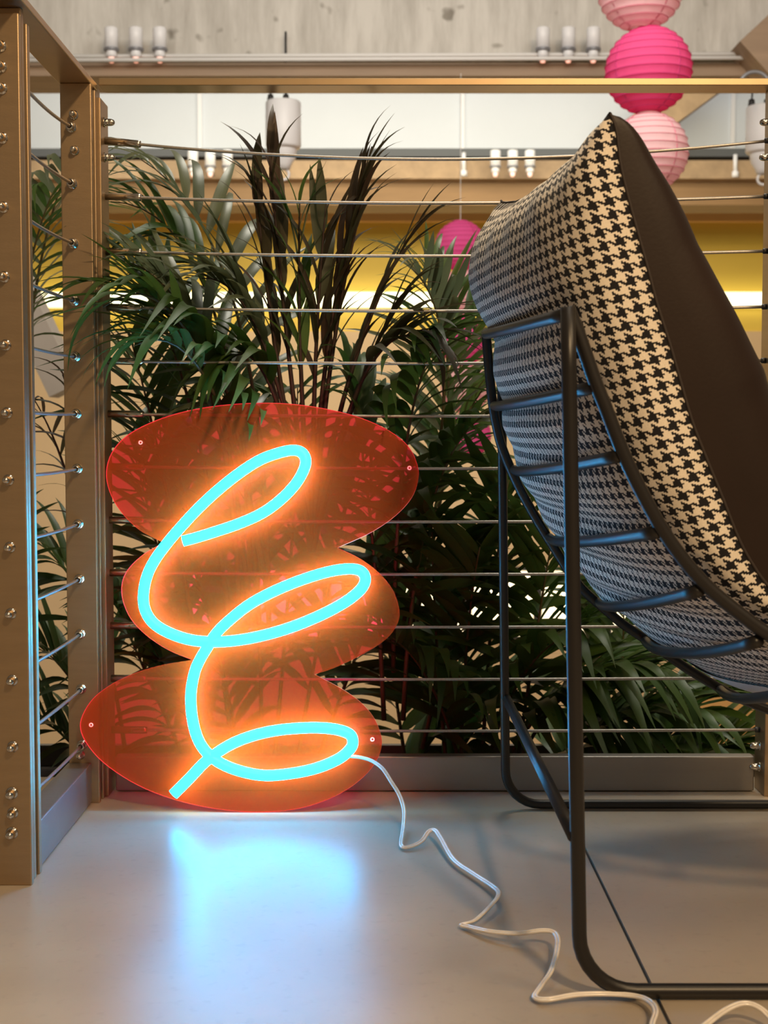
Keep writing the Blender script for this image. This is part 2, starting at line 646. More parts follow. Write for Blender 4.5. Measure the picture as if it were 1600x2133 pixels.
struct(obj('trim_5', box(NB(), (-6, Y1 + 0.0, zat(168, Y1)), (6, Y1 + 0.12, zat(157, Y1))), M['concrete']))


def brace(name, p, q, wpx, Y, dep, m, label):
    a, b = at(*p, Y), at(*q, Y)
    wd = wpx / F_PX * Y
    return tag(obj(name, bar(NB(), a, b, dep, wd), m), label, 'brace')


o = brace('timber_brace', (1296, 300), (1500, 150), 66, 7.82, 0.16, M['wood_pale'], 'pale diagonal timber brace under the railing, behind the lanterns')
o = brace('timber_brace', (1560, 135), (1700, 5), 92, 5.83, 0.2, M['wood_dark'], 'dark brown diagonal timber brace in front of the concrete wall')
o = brace('steel_brace', (20, 560), (140, 815), 62, 4.2, 0.12, M['greybrace'], 'grey diagonal steel brace in the gap of the side railing')

# conduits along the concrete wall
for py, d, lb in ((119, 0.13, 'upper white conduit along the foot of the concrete wall'), (127, 0.16, 'lower white conduit along the foot of the concrete wall')):
    Yc = Y1 - d
    a, b = at(-300, py, Yc), at(2000, py - 8, Yc)
    tag(obj('conduit', tube(NB(), [a, b], 0.009, 8), M['conduit'], None, True), lb, 'pipe', 'conduits on the concrete wall')


# three white spotlights in a row, four rows
def make_spot():
    r = empty('spotlight')
    obj('can', lathe(NB(), [(0, 0.085), (0.026, 0.085), (0.029, 0.08), (0.029, 0.0), (0, 0.0)], 18), M['can'], r, True)
    obj('collar', lathe(NB(), [(0.026, 0.0), (0.033, -0.002), (0.033, -0.012), (0.02, -0.014)], 18), M['collar'], r, True)
    obj('socket', lathe(NB(), [(0.020, -0.010), (0.024, -0.03), (0.017, -0.04), (0, -0.04)], 14), M['can'], r, True)
    obj('lamp', lathe(NB(), [(0.013, -0.038), (0.015, -0.05), (0.009, -0.062), (0, -0.064)], 12), M['lampglow'], r, True)
    obj('bracket', box(NB(), (-0.006, 0.012, -0.035), (0.006, 0.13, -0.024)), M['collar'], r)
    return r


sp0 = make_spot()
first = True
ordw = ('left', 'middle', 'right')
for (pxs, py, Y, lbl) in (((232, 283, 333), 100, Y1 - 0.15, 'above the left half of the near conduits'),
                          ((1131, 1184, 1236), 100, Y1 - 0.15, 'beside the hot pink lantern on the concrete wall'),
                          ((402, 438, 474), 345, Y2 - 0.27, 'on the far beam behind the palm tops'),
                          ((1032, 1068, 1104), 345, Y2 - 0.27, 'on the far beam above the cushion')):
    for k, px in enumerate(pxs):
        s = sp0 if first else copy_tree(sp0)
        first = False
        s.location = at(px, py, Y)
        tag(s, '%s one of three small white spotlights %s' % (ordw[k], lbl), 'spotlight', 'small white spotlights')


# hanging white drum fixtures
def make_drum():
    r = empty('pendant_lamp')
    obj('drum', lathe(NB(), [(0, 0.0), (0.072, 0.0), (0.077, -0.006), (0.077, -0.19), (0.072, -0.2), (0.0, -0.2)], 28), M['can'], r, True)
    obj('neck', lathe(NB(), [(0.06, -0.2), (0.055, -0.24), (0.035, -0.27), (0.03, -0.29), (0, -0.29)], 22), M['can'], r, True)
    bm = NB()
    ring = [Vector((0.024 * math.cos(a), 0, -0.312 + 0.024 * math.sin(a))) for a in [2 * PI * k / 16 for k in range(17)]]
    tube(bm, ring, 0.006, 8, False)
    obj('hook', bm, M['can'], r, True)
    for x in (-0.055, 0.012):
        obj('plug', lathe(NB(), [(0, 0.03), (0.012, 0.03), (0.016, 0.0), (0.0, 0.0)], 12, origin=Vector((x, 0, 0))), M['blackplastic'], r, True)
    bm = NB()
    tube(bm, [(0.012, 0, 0.03), (0.012, 0, 0.30)], 0.005, 8)
    tube(bm, [(-0.055, 0, 0.03), (-0.05, 0, 0.08), (-0.02, 0, 0.13), (0.012, 0, 0.15)], 0.004, 8)
    obj('suspension_cable', bm, M['blackplastic'], r, True)
    return r


d0 = make_drum()
d0.location = at(590, 212, 5.95)
tag(d0, 'white drum pendant hanging over the palm tops', 'pendant', 'white drum pendants')
d1 = copy_tree(d0)
d1.location = at(1592, 222, 5.95)
tag(d1, 'white drum pendant with ring hook cut by the right picture edge', 'pendant', 'white drum pendants')
# ring bracket at the top right
bm = NB()
c = at(1572, 178, 5.6)
tube(bm, [c + Vector((0.06 * math.cos(a), 0, 0.055 * math.sin(a))) for a in [PI * k / 14 for k in range(15)]], 0.008, 8)
tag(obj('cable_loop', bm, M['collar'], None, True), 'grey cable loop above the rail near the right pendant', 'cable')
# thin hanging rods seen against the far wall
for px, y0, y1, lb in ((966, 318, 356, 'short white hanger rod at the far track beside the cushion'), (1532, 322, 358, 'short white hanger rod at the far track by the right pendant')):
    a = at(px, y0, Y2 - 0.13)
    b = at(px, y1, Y2 - 0.13)
    bm = NB()
    tube(bm, [a, b], 0.012, 8)
    tube(bm, [b, b + Vector((0, 0, -0.03))], 0.02, 10)
    tag(obj('hanger_rod', bm, M['can'], None, True), lb, 'rod')


# ------------------------------------------------------------------ paper lanterns
def lantern(c, r, mname, ribmat, label, group):
    root = empty('paper_lantern', c)
    nr = 13
    bm = NB()
    prof = []
    NP = nr * 4
    a0, a1 = math.radians(-74), math.radians(74)
    for i in range(NP + 1):
        a = a0 + (a1 - a0) * i / NP
        ph = (i % 4) / 4
        k = 1 - 0.020 * math.sin(PI * ph)
        prof.append((r * math.cos(a) * k, r * math.sin(a) * k * 0.98))
    lathe(bm, prof, 40)
    for v in bm.verts:      # ribs wander a little like a real spiral wire
        v.co.z += 0.012 * r * math.sin(math.atan2(v.co.y, v.co.x) + 1.0)
    obj('shade', bm, M[mname], root, True)
    bm = NB()
    for i in range(0, nr + 1):
        a = a0 + (a1 - a0) * i / nr
        rr = r * math.cos(a) * 1.002
        ring = [Vector((rr * math.cos(t), rr * math.sin(t), r * math.sin(a) * 0.98 + 0.012 * r * math.sin(t + 1.0))) for t in [2 * PI * k / 40 for k in range(41)]]
        tube(bm, ring, r * 0.009, 5, False)
    obj('wire_ribs', bm, M[ribmat], root, True)
    bm = NB()
    for t in (0.5, 2.2, 3.7, 5.3):
        pts = [Vector((r * 0.975 * math.cos(a) * math.cos(t), r * 0.975 * math.cos(a) * math.sin(t), r * 0.955 * math.sin(a))) for a in [a0 + (a1 - a0) * k / 20 for k in range(21)]]
        tube(bm, pts, r * 0.02, 5)
    obj('frame', bm, M[ribmat], root, True)  # inner frame; its darker pink draws the shadow lines on the paper
    bm = NB()
    rr = r * math.cos(a1)
    for s in (-1, 1):
        z = s * r * math.sin(a1) * 0.98
        tube(bm, [Vector((rr * math.cos(t), rr * math.sin(t), z)) for t in [2 * PI * k / 24 for k in range(25)]], r * 0.02, 6, False)
    obj('rim', bm, M[mname], root, True)
    tag(root, label, 'lantern', group)
    return root


YL = 4.7
RL = 89 / F_PX * YL
prev = None
for px, py, mn, rb, lb, k in ((1335, -28, 'palepink', 'rib_pale', 'pale pink paper lantern at the top edge above the hot pink one', 1.0),
                              (1351, 147, 'pink', 'rib_pink', 'hot pink ribbed paper lantern crossing the top rail', 1.0),
                              (1350, 318, 'palepink', 'rib_pale', 'pale pink paper lantern behind the tall cushion', 0.93)):
    lantern(at(px, py, YL), RL * k, mn, rb, lb, 'lantern string beside the cushion')
YL2 = 5.9
for px, py, mn, rb, lb, rpx in ((959, 512, 'magenta', 'rib_pink', 'bright pink lantern above the palm and left of the cushion', 53),
                                (962, 612, 'palepink', 'rib_pale', 'pale pink lantern just below the bright pink one, behind palm leaves', 52),
                                (966, 711, 'magenta', 'rib_pink', 'third lantern down, bright pink, hidden behind palm leaves', 52),
                                (970, 810, 'palepink', 'rib_pale', 'fourth lantern down, pale pink, behind palm leaves', 52),
                                (974, 907, 'magenta', 'rib_pink', 'lowest bright pink lantern behind the palm and chair frame', 50)):
    lt = lantern(at(px, py, YL2), rpx / F_PX * YL2, mn, rb, lb, 'lantern string behind the palms')
    if py == 512:
        obj('hanging_string', tube(NB(), [(0, 0, rpx / F_PX * YL2 * 0.9), (0, 0, zat(158, 5.9) - lt.location.z + 0.01)], 0.0015, 5), M['conduit'], lt)


# ------------------------------------------------------------------ railings
def dome_nut(bm, c, axis, r=0.0062, h=0.016):
    axis = Vector(axis)
    lathe(bm, [(0, 0), (r * 1.35, 0), (r * 1.35, 0.0015), (r, 0.0016), (r, h * 0.5), (r * 0.96, h * 0.68), (r * 0.75, h * 0.88), (r * 0.4, h * 0.98), (0, h)], 12, axis, Vector(c))
    return bm


def washer_nut(bm, c, axis):
    lathe(bm, [(0.0075, 0), (0.0075, 0.003), (0.006, 0.0032), (0.006, 0.012), (0.0045, 0.014), (0.0035, 0.014)], 12, Vector(axis), Vector(c))
    return bm


def plate(lo, hi, m, parent, name='post_plate', rnd=0.002):
    return obj(name, box(NB(), lo, hi, rnd), m, parent)


# side run
side = tag(empty('cable_railing', (-0.44, 1.6, 0)), 'side run of brown steel cable railing, seen end on with studded posts', 'railing')
S0 = Vector((-0.44, 1.6, 0))


def sp(v):
    return Vector(v) - S0


def pbox(name, lo, hi, m, parent, bev=0.0015):
    """box in world coordinates under the side railing"""
    return obj(name, box(NB(), sp(lo), sp(hi), bev), m, parent)


ZR = 1.037
# front post: two plates with a gap
pf = pbox('post_plate', (-0.472, 1.581, 0.0), (-0.4215, 1.591, ZR - 0.012), M['steel'], side)
pbox('post_plate', (-0.468, 1.600, 0.0), (-0.424, 1.612, ZR), M['steel'], side)
pbox('post_plate', (-0.472, 1.621, 0.0), (-0.4225, 1.633, ZR - 0.012), M['steel'], side)
for py, px in ((97, 2), (140, 3), (185, 4), (288, 5), (432, 7), (577, 9), (719, 12), (860, 15), (1000, 18), (1140, 21), (1278, 23), (1417, 26), (1555, 27), (1652, 25), (1693, 27), (1735, 25)):
    c = at(px, py, 1.581)
    obj('bolt', dome_nut(NB(), sp(c) , (0, -1, 0), 0.0050 if py not in (1652, 1735) else 0.0056), M['bright'], pf, True)
# back post
pb = pbox('post_plate', (-0.4605, 1.940, 0.0), (-0.4160, 1.950, ZR), M['steel'], side)
pbox('post_plate', (-0.4605, 1.962, 0.0), (-0.4150, 1.972, ZR - 0.004), M['steel'], side)
for px, py in ((154, 240), (156, 314), (168, 1572)):
    obj('bolt', dome_nut(NB(), sp(at(px, py, 1.940)), (0, -1, 0), 0.0050), M['bright'], pb, True)
# top rail, kick plate
pbox('top_rail', (-0.463, 0.95, ZR), (-0.4165, 1.985, ZR + 0.010), M['steel_rail'], side)
pbox('kick_plate', (-0.462, 1.634, 0.002), (-0.4275, 1.940, 0.060), M['alum'], side)
# side cables and their swaged ends
side_y = (262, 380, 505, 625, 742, 862, 977, 1093, 1208, 1323, 1438, 1555)
for i, py in enumerate(side_y):
    px = 145 + (168 - 145) * i / 11
    e = at(px, py, 1.928)
    sag = 0.007 if i == 0 else (0.004 if i < 3 else 0.002)
    z1 = e.z
    a = Vector((e.x, 1.928, z1))
    b = Vector((-0.447, 1.634, z1))
    pts = [a.lerp(b, k / 12) + Vector((0, 0, -4 * sag * (k / 12) * (1 - k / 12))) for k in range(13)]
    cb = obj('cable', tube(NB(), [sp(q) for q in pts], 0.0023, 8), M['wire'], side, True)
    obj('cable_fitting', washer_nut(NB(), sp((e.x, 1.940, z1)), (0, -1, 0)), M['bright'], cb, True)

# rear run
R0 = Vector((0.07, 2.0, 0))
rear = tag(empty('cable_railing', R0), 'long rear run of steel cable railing in front of the palms', 'railing')


def rp(v):
    return Vector(v) - R0


def rbox(name, lo, hi, m, parent, bev=0.0012):
    return obj(name, box(NB(), rp(lo), rp(hi), bev), m, parent)


rbox('top_rail', (-0.4155, 1.988, 1.046), (1.25, 2.034, 1.0565), M['steel_rail'], rear)
rbox('kick_plate', (-0.405, 2.000, 0.002), (0.5585, 2.022, 0.0545), M['alum'], rear, 0.002)
rbox('kick_plate', (0.590, 2.000, 0.002), (1.25, 2.022, 0.0545), M['alum'], rear, 0.002)
rbox('post_plate', (-0.4345, 1.976, 0.0), (-0.4265, 2.030, 1.046), M['steel'], rear)
pl = rbox('post_plate', (-0.4205, 1.976, 0.0), (-0.4105, 2.030, 1.026), M['steel'], rear)
rbox('spacer_bar', (-0.4265, 1.984, 0.955), (-0.4205, 2.022, 1.046), M['steel'], rear)
prr = rbox('post_plate', (0.5665, 1.976, 0.0), (0.5765, 2.030, 1.046), M['steel'], rear)
rbox('post_plate', (0.582, 1.976, 0.0), (0.590, 2.030, 1.046), M['steel'], rear)
for py in (255, 328):
    obj('bolt', dome_nut(NB(), rp((-0.4105, 2.0, zat(py, 2.0))), (1, 0, 0), 0.0052, 0.016), M['bright'], pl, True)
    obj('bolt', dome_nut(NB(), rp((0.5665, 2.0, zat(py, 2.0))), (-1, 0, 0), 0.0052, 0.016), M['bright'], prr, True)
for py in (1553, 1597):
    obj('bolt', dome_nut(NB(), rp((0.5665, 2.0, zat(py, 2.0))), (-1, 0, 0), 0.0052, 0.016), M['bright'], prr, True)
YC = 2.005
rear_y = ((293, 293, 0.027), (409, 409, 0.010), (524, 523, 0.007), (640, 639, 0.006), (752, 751, 0.004), (862, 861, 0.004), (972, 972, 0.003), (1083, 1083, 0.003), (1193, 1193, 0.0025), (1303, 1303, 0.0025), (1413, 1412, 0.002), (1520, 1520, 0.002))
for i, (ya, yb, sag) in enumerate(rear_y):
    a = Vector((-0.4105, YC, zat(ya, YC)))
    b = Vector((0.5665, YC, zat(yb, YC)))
    pts = [a.lerp(b, k / 30) + Vector((0, 0, -4 * sag * (k / 30) * (1 - k / 30))) for k in range(31)]
    cb = obj('cable', tube(NB(), [rp(q) for q in pts], 0.0023, 8), M['wire'], rear, True)
    # swaged stud at the left end
    d = (pts[2] - pts[0]).normalized()
    L = 0.053
    bm = NB()
    lathe(bm, [(0, 0), (0.0055, 0), (0.0055, L * 0.93), (0.0048, L), (0.003, L)], 12, d, rp(a))
    obj('cable_fitting', bm, M['bright'], cb, True)
    bm = NB()
    lathe(bm, [(0.0075, -0.008), (0.0075, -0.0), (0.004, 0.0)], 10, d, rp(a) + Vector((-0.002, 0, 0)))
    obj('cable_nut', bm, M['blackplastic'], cb, True)
    bm = NB()
    lathe(bm, [(0, 0), (0.0042, 0), (0.0042, 0.006), (0.003, 0.007)], 10, Vector((-1, 0, 0)), rp(b))
    obj('cable_fitting', bm, M['blackplastic'], cb, True)

# ------------------------------------------------------------------ neon sign
SB, SLEAN = 1.895, 0.098 / 0.60


def on_sign(px, py, off=0.0):
    """meet the sign plane y = SB + SLEAN * z, shifted toward the room by off"""
    d = ray(px, py)
    o = Vector((0, 0, CAM_H))
    nrm = Vector((0, 1, -SLEAN)).normalized()
    p0 = Vector((0, SB, 0)) - nrm * off
    return o + d * ((p0 - o).dot(nrm) / d.dot(nrm))


SN = Vector((0, -1, SLEAN)).normalized()
sg0 = on_sign(540, 1689)
SG = Vector((sg0.x, sg0.y, 0))
sign = tag(empty('neon_sign', SG), 'blue looped neon sign on a red acrylic panel of three ovals, leaning on the railing', 'neon sign')
lobes = [
    [(340, 1127), (290, 1100), (250, 1060), (228, 1020), (221, 980), (232, 940), (262, 905), (310, 878), (370, 857), (440, 843), (520, 836), (600, 837), (680, 848), (750, 866), (810, 893), (850, 925), (868, 960), (872, 990), (862, 1025), (840, 1055), (805, 1085), (760, 1112), (703, 1137)],
    [(703, 1137), (750, 1160), (790, 1190), (818, 1225), (831, 1262), (830, 1290), (812, 1320), (780, 1345), (735, 1370), (690, 1390), (655, 1401)],
    [(655, 1401), (710, 1430), (750, 1458), (778, 1490), (793, 1525), (795, 1550), (785, 1580), (760, 1612), (720, 1643), (670, 1667), (610, 1683), (540, 1688), (470, 1684), (400, 1672), (330, 1651), (270, 1623), (215, 1585), (182, 1548), (167, 1515), (172, 1485), (195, 1450), (235, 1420), (285, 1397), (340, 1381), (400, 1371)],
    [(400, 1371), (350, 1350), (305, 1320), (272, 1285), (255, 1245), (254, 1210), (268, 1180), (300, 1150), (340, 1127)]]
outl = []
for lb in lobes:
    c = catmull([Vector((x, y, 0)) for x, y in lb], 4)
    outl += c[:-1]
TH = 0.005
front = [on_sign(p.x, p.y, TH) - SG for p in outl]
back = [p - SN * TH for p in front]
zmin = min(p.z for p in back)
front = [p - Vector((0, 0, zmin)) for p in front]
back = [p - Vector((0, 0, zmin)) for p in back]
bm = NB()
fv = [bm.verts.new(p) for p in front]
bv = [bm.verts.new(p) for p in back]
from mathutils.geometry import tessellate_polygon
for a, b, c in tessellate_polygon([[Vector((p.x, p.z, 0)) for p in front]]):
    bm.faces.new((fv[a], fv[b], fv[c]))
    bm.faces.new((bv[c], bv[b], bv[a]))
bmesh.ops.recalc_face_normals(bm, faces=bm.faces)
obj('acrylic_panel', bm, M['acrylic'], sign)
bm = NB()
fv = [bm.verts.new(p) for p in front]
bv = [bm.verts.new(p) for p in back]
nn = len(fv)
for k in range(nn):
    bm.faces.new((fv[k], bv[k], bv[(k + 1) % nn], fv[(k + 1) % nn]))
obj('panel_edge', bm, M['edge'], sign, True)

neon_px = [(361, 1655), (394, 1622), (431, 1584), (478, 1552), (525, 1533), (572, 1522), (619, 1517), (666, 1516), (703, 1520), (729, 1530), (735, 1547), (727, 1563), (703, 1582), (656, 1601), (600, 1612), (548, 1615), (497, 1605), (455, 1587), (427, 1563), (410, 1533), (400, 1491), (398, 1444), (405, 1402), (416, 1375), (431, 1350), (450, 1320), (478, 1292), (520, 1259), (572, 1231), (628, 1208), (684, 1191), (727, 1185), (752, 1190), (761, 1206), (752, 1227), (722, 1252), (675, 1278), (619, 1302), (562, 1320), (506, 1332), (450, 1337), (398, 1333), (352, 1318), (319, 1297), (302, 1269), (299, 1236), (307, 1198), (323, 1166), (347, 1133), (375, 1100), (412, 1060), (455, 1020), (502, 983), (544, 957), (586, 942), (614, 938), (631, 945), (637, 962), (630, 985), (612, 1013), (581, 1044), (544, 1070), (497, 1091), (450, 1107), (408, 1120), (381, 1127)]
TUBE_OFF = 0.030
path = catmull([on_sign(x, y, TUBE_OFF) - SG for x, y in neon_px], 5)
bm = tube(NB(), path, 0.0078, 16)
bm.normal_update()
rear_f = [f for f in bm.faces if f.normal.dot(SN) < -0.68]
b2 = NB()
for f in rear_f:
    b2.faces.new([b2.verts.new(v.co) for v in f.verts])
bmesh.ops.remove_doubles(b2, verts=b2.verts, dist=1e-6)
bmesh.ops.delete(bm, geom=rear_f, context='FACES')
obj('neon_tube', bm, M['neon'], sign, True)
obj('rear_glow_helper', b2, M['amber'], sign, True)  # added amber strip, casts the panel's orange glow in place of fluorescence
# clear stand-off screws in the panel
for px, py in ((293, 922), (853, 975), (190, 1510), (776, 1540)):
    c = on_sign(px, py, TH) - SG
    bm = NB()
    lathe(bm, [(0.0015, 0.0), (0.0028, 0.0004), (0.0032, 0.0014), (0.0024, 0.0018), (0.0015, 0.0012)], 12, SN, c)
    obj('screw_eyelet', bm, M['edge'], sign, True)  # eyelets share the painted glow of the panel rim


def cord(pts, r=0.0016):
    P = catmull(pts, 7)
    bm = NB()
    for s in (-1, 1):
        q = []
        for i, p in enumerate(P):
            d = (P[min(i + 1, len(P) - 1)] - P[max(i - 1, 0)])
            sd = Vector((-d.y, d.x, 0.35 * d.length))
            sd = sd.normalized() if sd.length > 1e-8 else Vector((1, 0, 0))
            q.append(p + sd * (s * r * 0.9))
        tube(bm, q, r, 7)
    return bm


cp = [on_sign(727, 1575, 0.02), on_sign(752, 1578, 0.022), on_sign(775, 1585, 0.028), at(797, 1601, 1.865), at(815, 1628, 1.85), at(833, 1658, 1.835), at(842, 1690, 1.815), at(840, 1725, 1.79),
      on_floor(836, 1760, 0.006), on_floor(852, 1764, 0.005), on_floor(878, 1752, 0.008), on_floor(893, 1732, 0.014), on_floor(906, 1729, 0.016), on_floor(918, 1745, 0.014), on_floor(945, 1790, 0.010), on_floor(990, 1822, 0.010),
      on_floor(1028, 1847, 0.012), on_floor(1039, 1862, 0.014), on_floor(1025, 1883, 0.012), on_floor(990, 1916, 0.008), on_floor(962, 1925, 0.006), on_floor(975, 1930, 0.006), on_floor(1020, 1940, 0.010),
      on_floor(1080, 1944, 0.014), on_floor(1130, 1938, 0.018), on_floor(1156, 1944, 0.018), on_floor(1162, 1968, 0.016), on_floor(1150, 2018, 0.012), on_floor(1128, 2052, 0.008), on_floor(1114, 2076, 0.005),
      on_floor(1140, 2082, 0.006), on_floor(1200, 2072, 0.008), on_floor(1262, 2070, 0.008), on_floor(1320, 2074, 0.008), on_floor(1352, 2085, 0.010), on_floor(1366, 2106, 0.012), on_floor(1358, 2140, 0.008), on_floor(1372, 2180, 0.005),
      on_floor(1420, 2170, 0.006), on_floor(1465, 2138, 0.010), on_floor(1510, 2105, 0.016), on_floor(1548, 2090, 0.02), on_floor(1580, 2098, 0.018), on_floor(1610, 2125, 0.012), on_floor(1680, 2200, 0.005)]
obj('power_cord', cord([p - SG for p in cp]), M['cord'], sign, True)

# ------------------------------------------------------------------ lounge chair
YN, YF = 1.272, 1.892          # planes of the near and the far seat rail
TR = 0.0068
near_px = [(1183, 640), (1203, 690), (1221, 740), (1240, 795), (1262, 850), (1301, 950), (1342, 1035), (1387, 1114), (1438, 1183), (1487, 1234), (1550, 1285), (1600, 1320), (1700, 1372), (1850, 1420), (2050, 1440), (2260, 1425)]
far_px = [(1013, 697), (1018, 760), (1025, 830), (1033, 880), (1047, 935), (1080, 1012), (1118, 1082), (1158, 1147), (1182, 1185), (1214, 1228), (1259, 1268), (1299, 1301), (1356, 1339), (1417, 1383), (1458, 1409), (1519, 1444), (1600, 1478), (1690, 1500), (1770, 1500)]
RN = catmull([at(x, y, YN) for x, y in near_px], 6)
RF = catmull([at(x, y, YF) for x, y in far_px], 6)
CH = Vector((0.45, 1.58, 0))
chair = tag(empty('lounge_chair', CH), 'black tubular lounge chair frame with curved slung seat rails', 'chair')


def ct(name, pts, r=TR, seg=12):
    return obj(name, tube(NB(), [Vector(p) - CH for p in pts], r, seg), M['black'], chair, True)


ct('seat_rail', RN)
ct('seat_rail', RF)


def leg_loop(topP, footX, Yp, endP, bend=0.055):
    """leg down to the floor, rounded bend into the runner, up again to the front of the seat rail"""
    z0 = TR + 0.001
    pts = [topP]
    b0 = Vector((footX, Yp, z0 + bend))
    for k in range(1, 10):
        pts.append(topP.lerp(b0, k / 10))
    for k in range(9):
        a = PI / 2 * k / 8
        pts.append(Vector((footX + bend * (1 - math.cos(a)), Yp, z0 + bend * (1 - math.sin(a)))))
    ex = endP.x - 0.01
    for k in range(1, 8):
        pts.append(Vector((footX + bend + (ex - bend - footX - bend) * k / 8, Yp, z0)))
    for k in range(9):
        a = PI / 2 * k / 8
        pts.append(Vector((ex - bend + bend * math.sin(a), Yp, z0 + bend * (1 - math.cos(a)))))
    pts.append(Vector((endP.x, Yp, endP.z)))
    return pts


YLN, YLF = 1.258, 1.906
tN = at(1183, 640, YLN)
tF = at(1044, 700, YLF)
ct('leg_frame', leg_loop(tN, at(1207, 1930, YLN).x, YLN, Vector((RN[-1].x, YLN, RN[-1].z))), 0.0072)
ct('leg_frame', leg_loop(tF, at(1053, 1600, YLF).x, YLF, Vector((RF[-1].x, YLF, RF[-1].z)), 0.05), 0.0066)
ct('stretcher', [at(1055, 1455, YLF), at(1196, 1742, YLN)], 0.0066)

bars_px = [((1178, 655), (1013, 695)), ((1240, 806), (1030, 845)), ((1290, 950), (1072, 978)), ((1370, 1108), (1145, 1120)), ((1456, 1230), (1249, 1254)), ((1578, 1336), (1344, 1334)), ((1720, 1405), (1500, 1436))]

# cushion chords: near seam traced, far seam follows it
seam_px = [(1271, 236), (1284, 270), (1293, 341), (1309, 411), (1328, 481), (1349, 556), (1370, 636), (1394, 711), (1417, 791), (1443, 880), (1474, 960), (1507, 1041), (1539, 1122), (1566, 1172), (1602, 1222), (1680, 1296), (1800, 1358), (1980, 1390), (2200, 1380)]
YSN, YSF = 1.292, 1.90
NS = catmull([at(x, y, YSN) for x, y in seam_px], 6)
# even spacing
def resample(P, n):
    L = [0.0]
    for a, b in zip(P, P[1:]):
        L.append(L[-1] + (b - a).length)
    out = []
    j = 0
    for k in range(n):
        t = L[-1] * k / (n - 1)
        while j < len(P) - 2 and L[j + 1] < t:
            j += 1
        u = (t - L[j]) / max(1e-9, L[j + 1] - L[j])
        out.append(P[j].lerp(P[j + 1], min(1, max(0, u))))
    return out, L[-1]


NT, NSS = 150, 72
NS, LEN = resample(NS, NT)
norm = []
for i in range(NT):
    d = NS[min(i + 1, NT - 1)] - NS[max(i - 1, 0)]
    norm.append(Vector((d.z, 0, -d.x)).normalized())     # outward: to the back / underneath
norm = [Vector(sum((norm[min(NT - 1, max(0, i + k))] for k in range(-5, 6)), Vector())).normalized() for i in range(NT)]


def far_shift(i):
    t = i / (NT - 1)
    return Vector((-0.050 - 0.055 * min(1, t / 0.5) , 0, 0.022 * (1 - min(1, t / 0.3)) - 0.012 * min(1, t / 0.5)))


bar_t = []
for (nx, ny), _ in bars_px:
    p = at(nx, ny, YN)
    best = min(range(NT), key=lambda i: abs((p - NS[i]).dot((NS[min(i + 1, NT - 1)] - NS[max(i - 1, 0)]).normalized())) + (0 if (p - NS[i]).dot(norm[i]) > 0 else 9))
    bar_t.append(best)


def rail_dist(P, shift):
    out = []
    for i in range(NT):
        o_ = NS[i] + shift(i)
        tg = (NS[min(i + 1, NT - 1)] - NS[max(i - 1, 0)]).normalized()
        best = min(P, key=lambda p: abs((p - o_).dot(tg)) + (0 if (p - o_).dot(norm[i]) > -0.02 else 9))
        out.append((best - o_).dot(norm[i]) if abs((best - o_).dot(tg)) < 0.03 else None)
    f = next(v for v in out if v is not None)
    for i in range(NT):
        if out[i] is None:
            out[i] = f
        f = out[i]
    return [sum(out[min(NT - 1, max(0, i + k))] for k in range(-4, 5)) / 9 for i in range(NT)]


dNr = rail_dist(RN, lambda i: Vector((0, 0, 0)))
dFr = rail_dist(RF, far_shift)
print('RAILD', [round(v, 3) for v in dNr[::10]], [round(v, 3) for v in dFr[::10]], bar_t, LEN)


def prof_s(s, n):
    return max(0.0, 1 - abs(2 * s - 1) ** n) ** (1 / n)


def ends(i):
    a = i / (NT - 1) * LEN
    b = LEN - a
    k = 1.0
    for x, T in ((a, 0.20), (b, 0.12)):
        if x < T:
            k *= math.sqrt(max(0.0, 1 - (1 - x / T) ** 2))
    return k


def fold(i):
    """seat/back crease: the leather is pressed in where pad bends"""
    a = i / (NT - 1)
    return a


def surf(i, s, side_):
    P = NS[i] + (Vector((0, YSF - YSN, 0)) + far_shift(i)) * s
    # top edge sags between the two ears
    a = i / (NT - 1) * LEN
    e = ends(i)
    pr = prof_s(s, 3.6)
    if a < 0.16:
        g = (1 - a / 0.16) ** 2
        P = P + Vector((0.002, 0, -0.020)) * (g * (1 - abs(2 * s - 1) ** 3.5))
    if side_ > 0:      # fabric back
        lim = dNr[i] + (dFr[i] - dNr[i]) * s + 0.020 * (1 - abs(2 * s - 1) ** 2.4) - 0.009
        dmin = min(abs(i - q) for q in bar_t) * LEN / NT
        lim += 0.011 * math.sin(min(1.0, dmin / 0.05) * PI / 2) * (1 - abs(2 * s - 1) ** 4)
        k0 = bar_t[0] * LEN / NT
        free = 0.082 + 0.012 * (1 - abs(2 * s - 1) ** 2)
        mixk = max(0.0, min(1.0, (a - k0 + 0.10) / 0.10))
        mixk = mixk * mixk * (3 - 2 * mixk)
        b = (free * (1 - mixk) + lim * mixk) * e * prof_s(s, 5.0)
        # soft wrinkles near the ears
        b += 0.003 * math.sin(s * 34 + a * 30) * max(0, 1 - a / 0.15) * pr
        return P + norm[i] * b
    b = (0.088 + 0.034 * max(0.0, min(1.0, (a - 0.14) / 0.14))) * e * prof_s(s, 3.8)
    wr = 0.0035 * math.sin(a * 55 + s * 9) * max(0, min(1, (a - 0.38) / 0.1)) + 0.002 * math.sin(a * 120 + 3 * math.sin(s * 14))* max(0, min(1, (a - 0.45) / 0.1))
    b += wr * prof_s(s, 2)
    return P - norm[i] * b


CU = Vector((0.42, 1.6, 0.25))
cush = tag(empty('chair_cushion', CU), 'thick lounge cushion, houndstooth back and brown leather front, lying in the chair frame', 'cushion')


def s_of(j):
    # denser rows near the edges
    x = j / NSS
    return 0.5 - 0.5 * math.cos(PI * x) if True else x


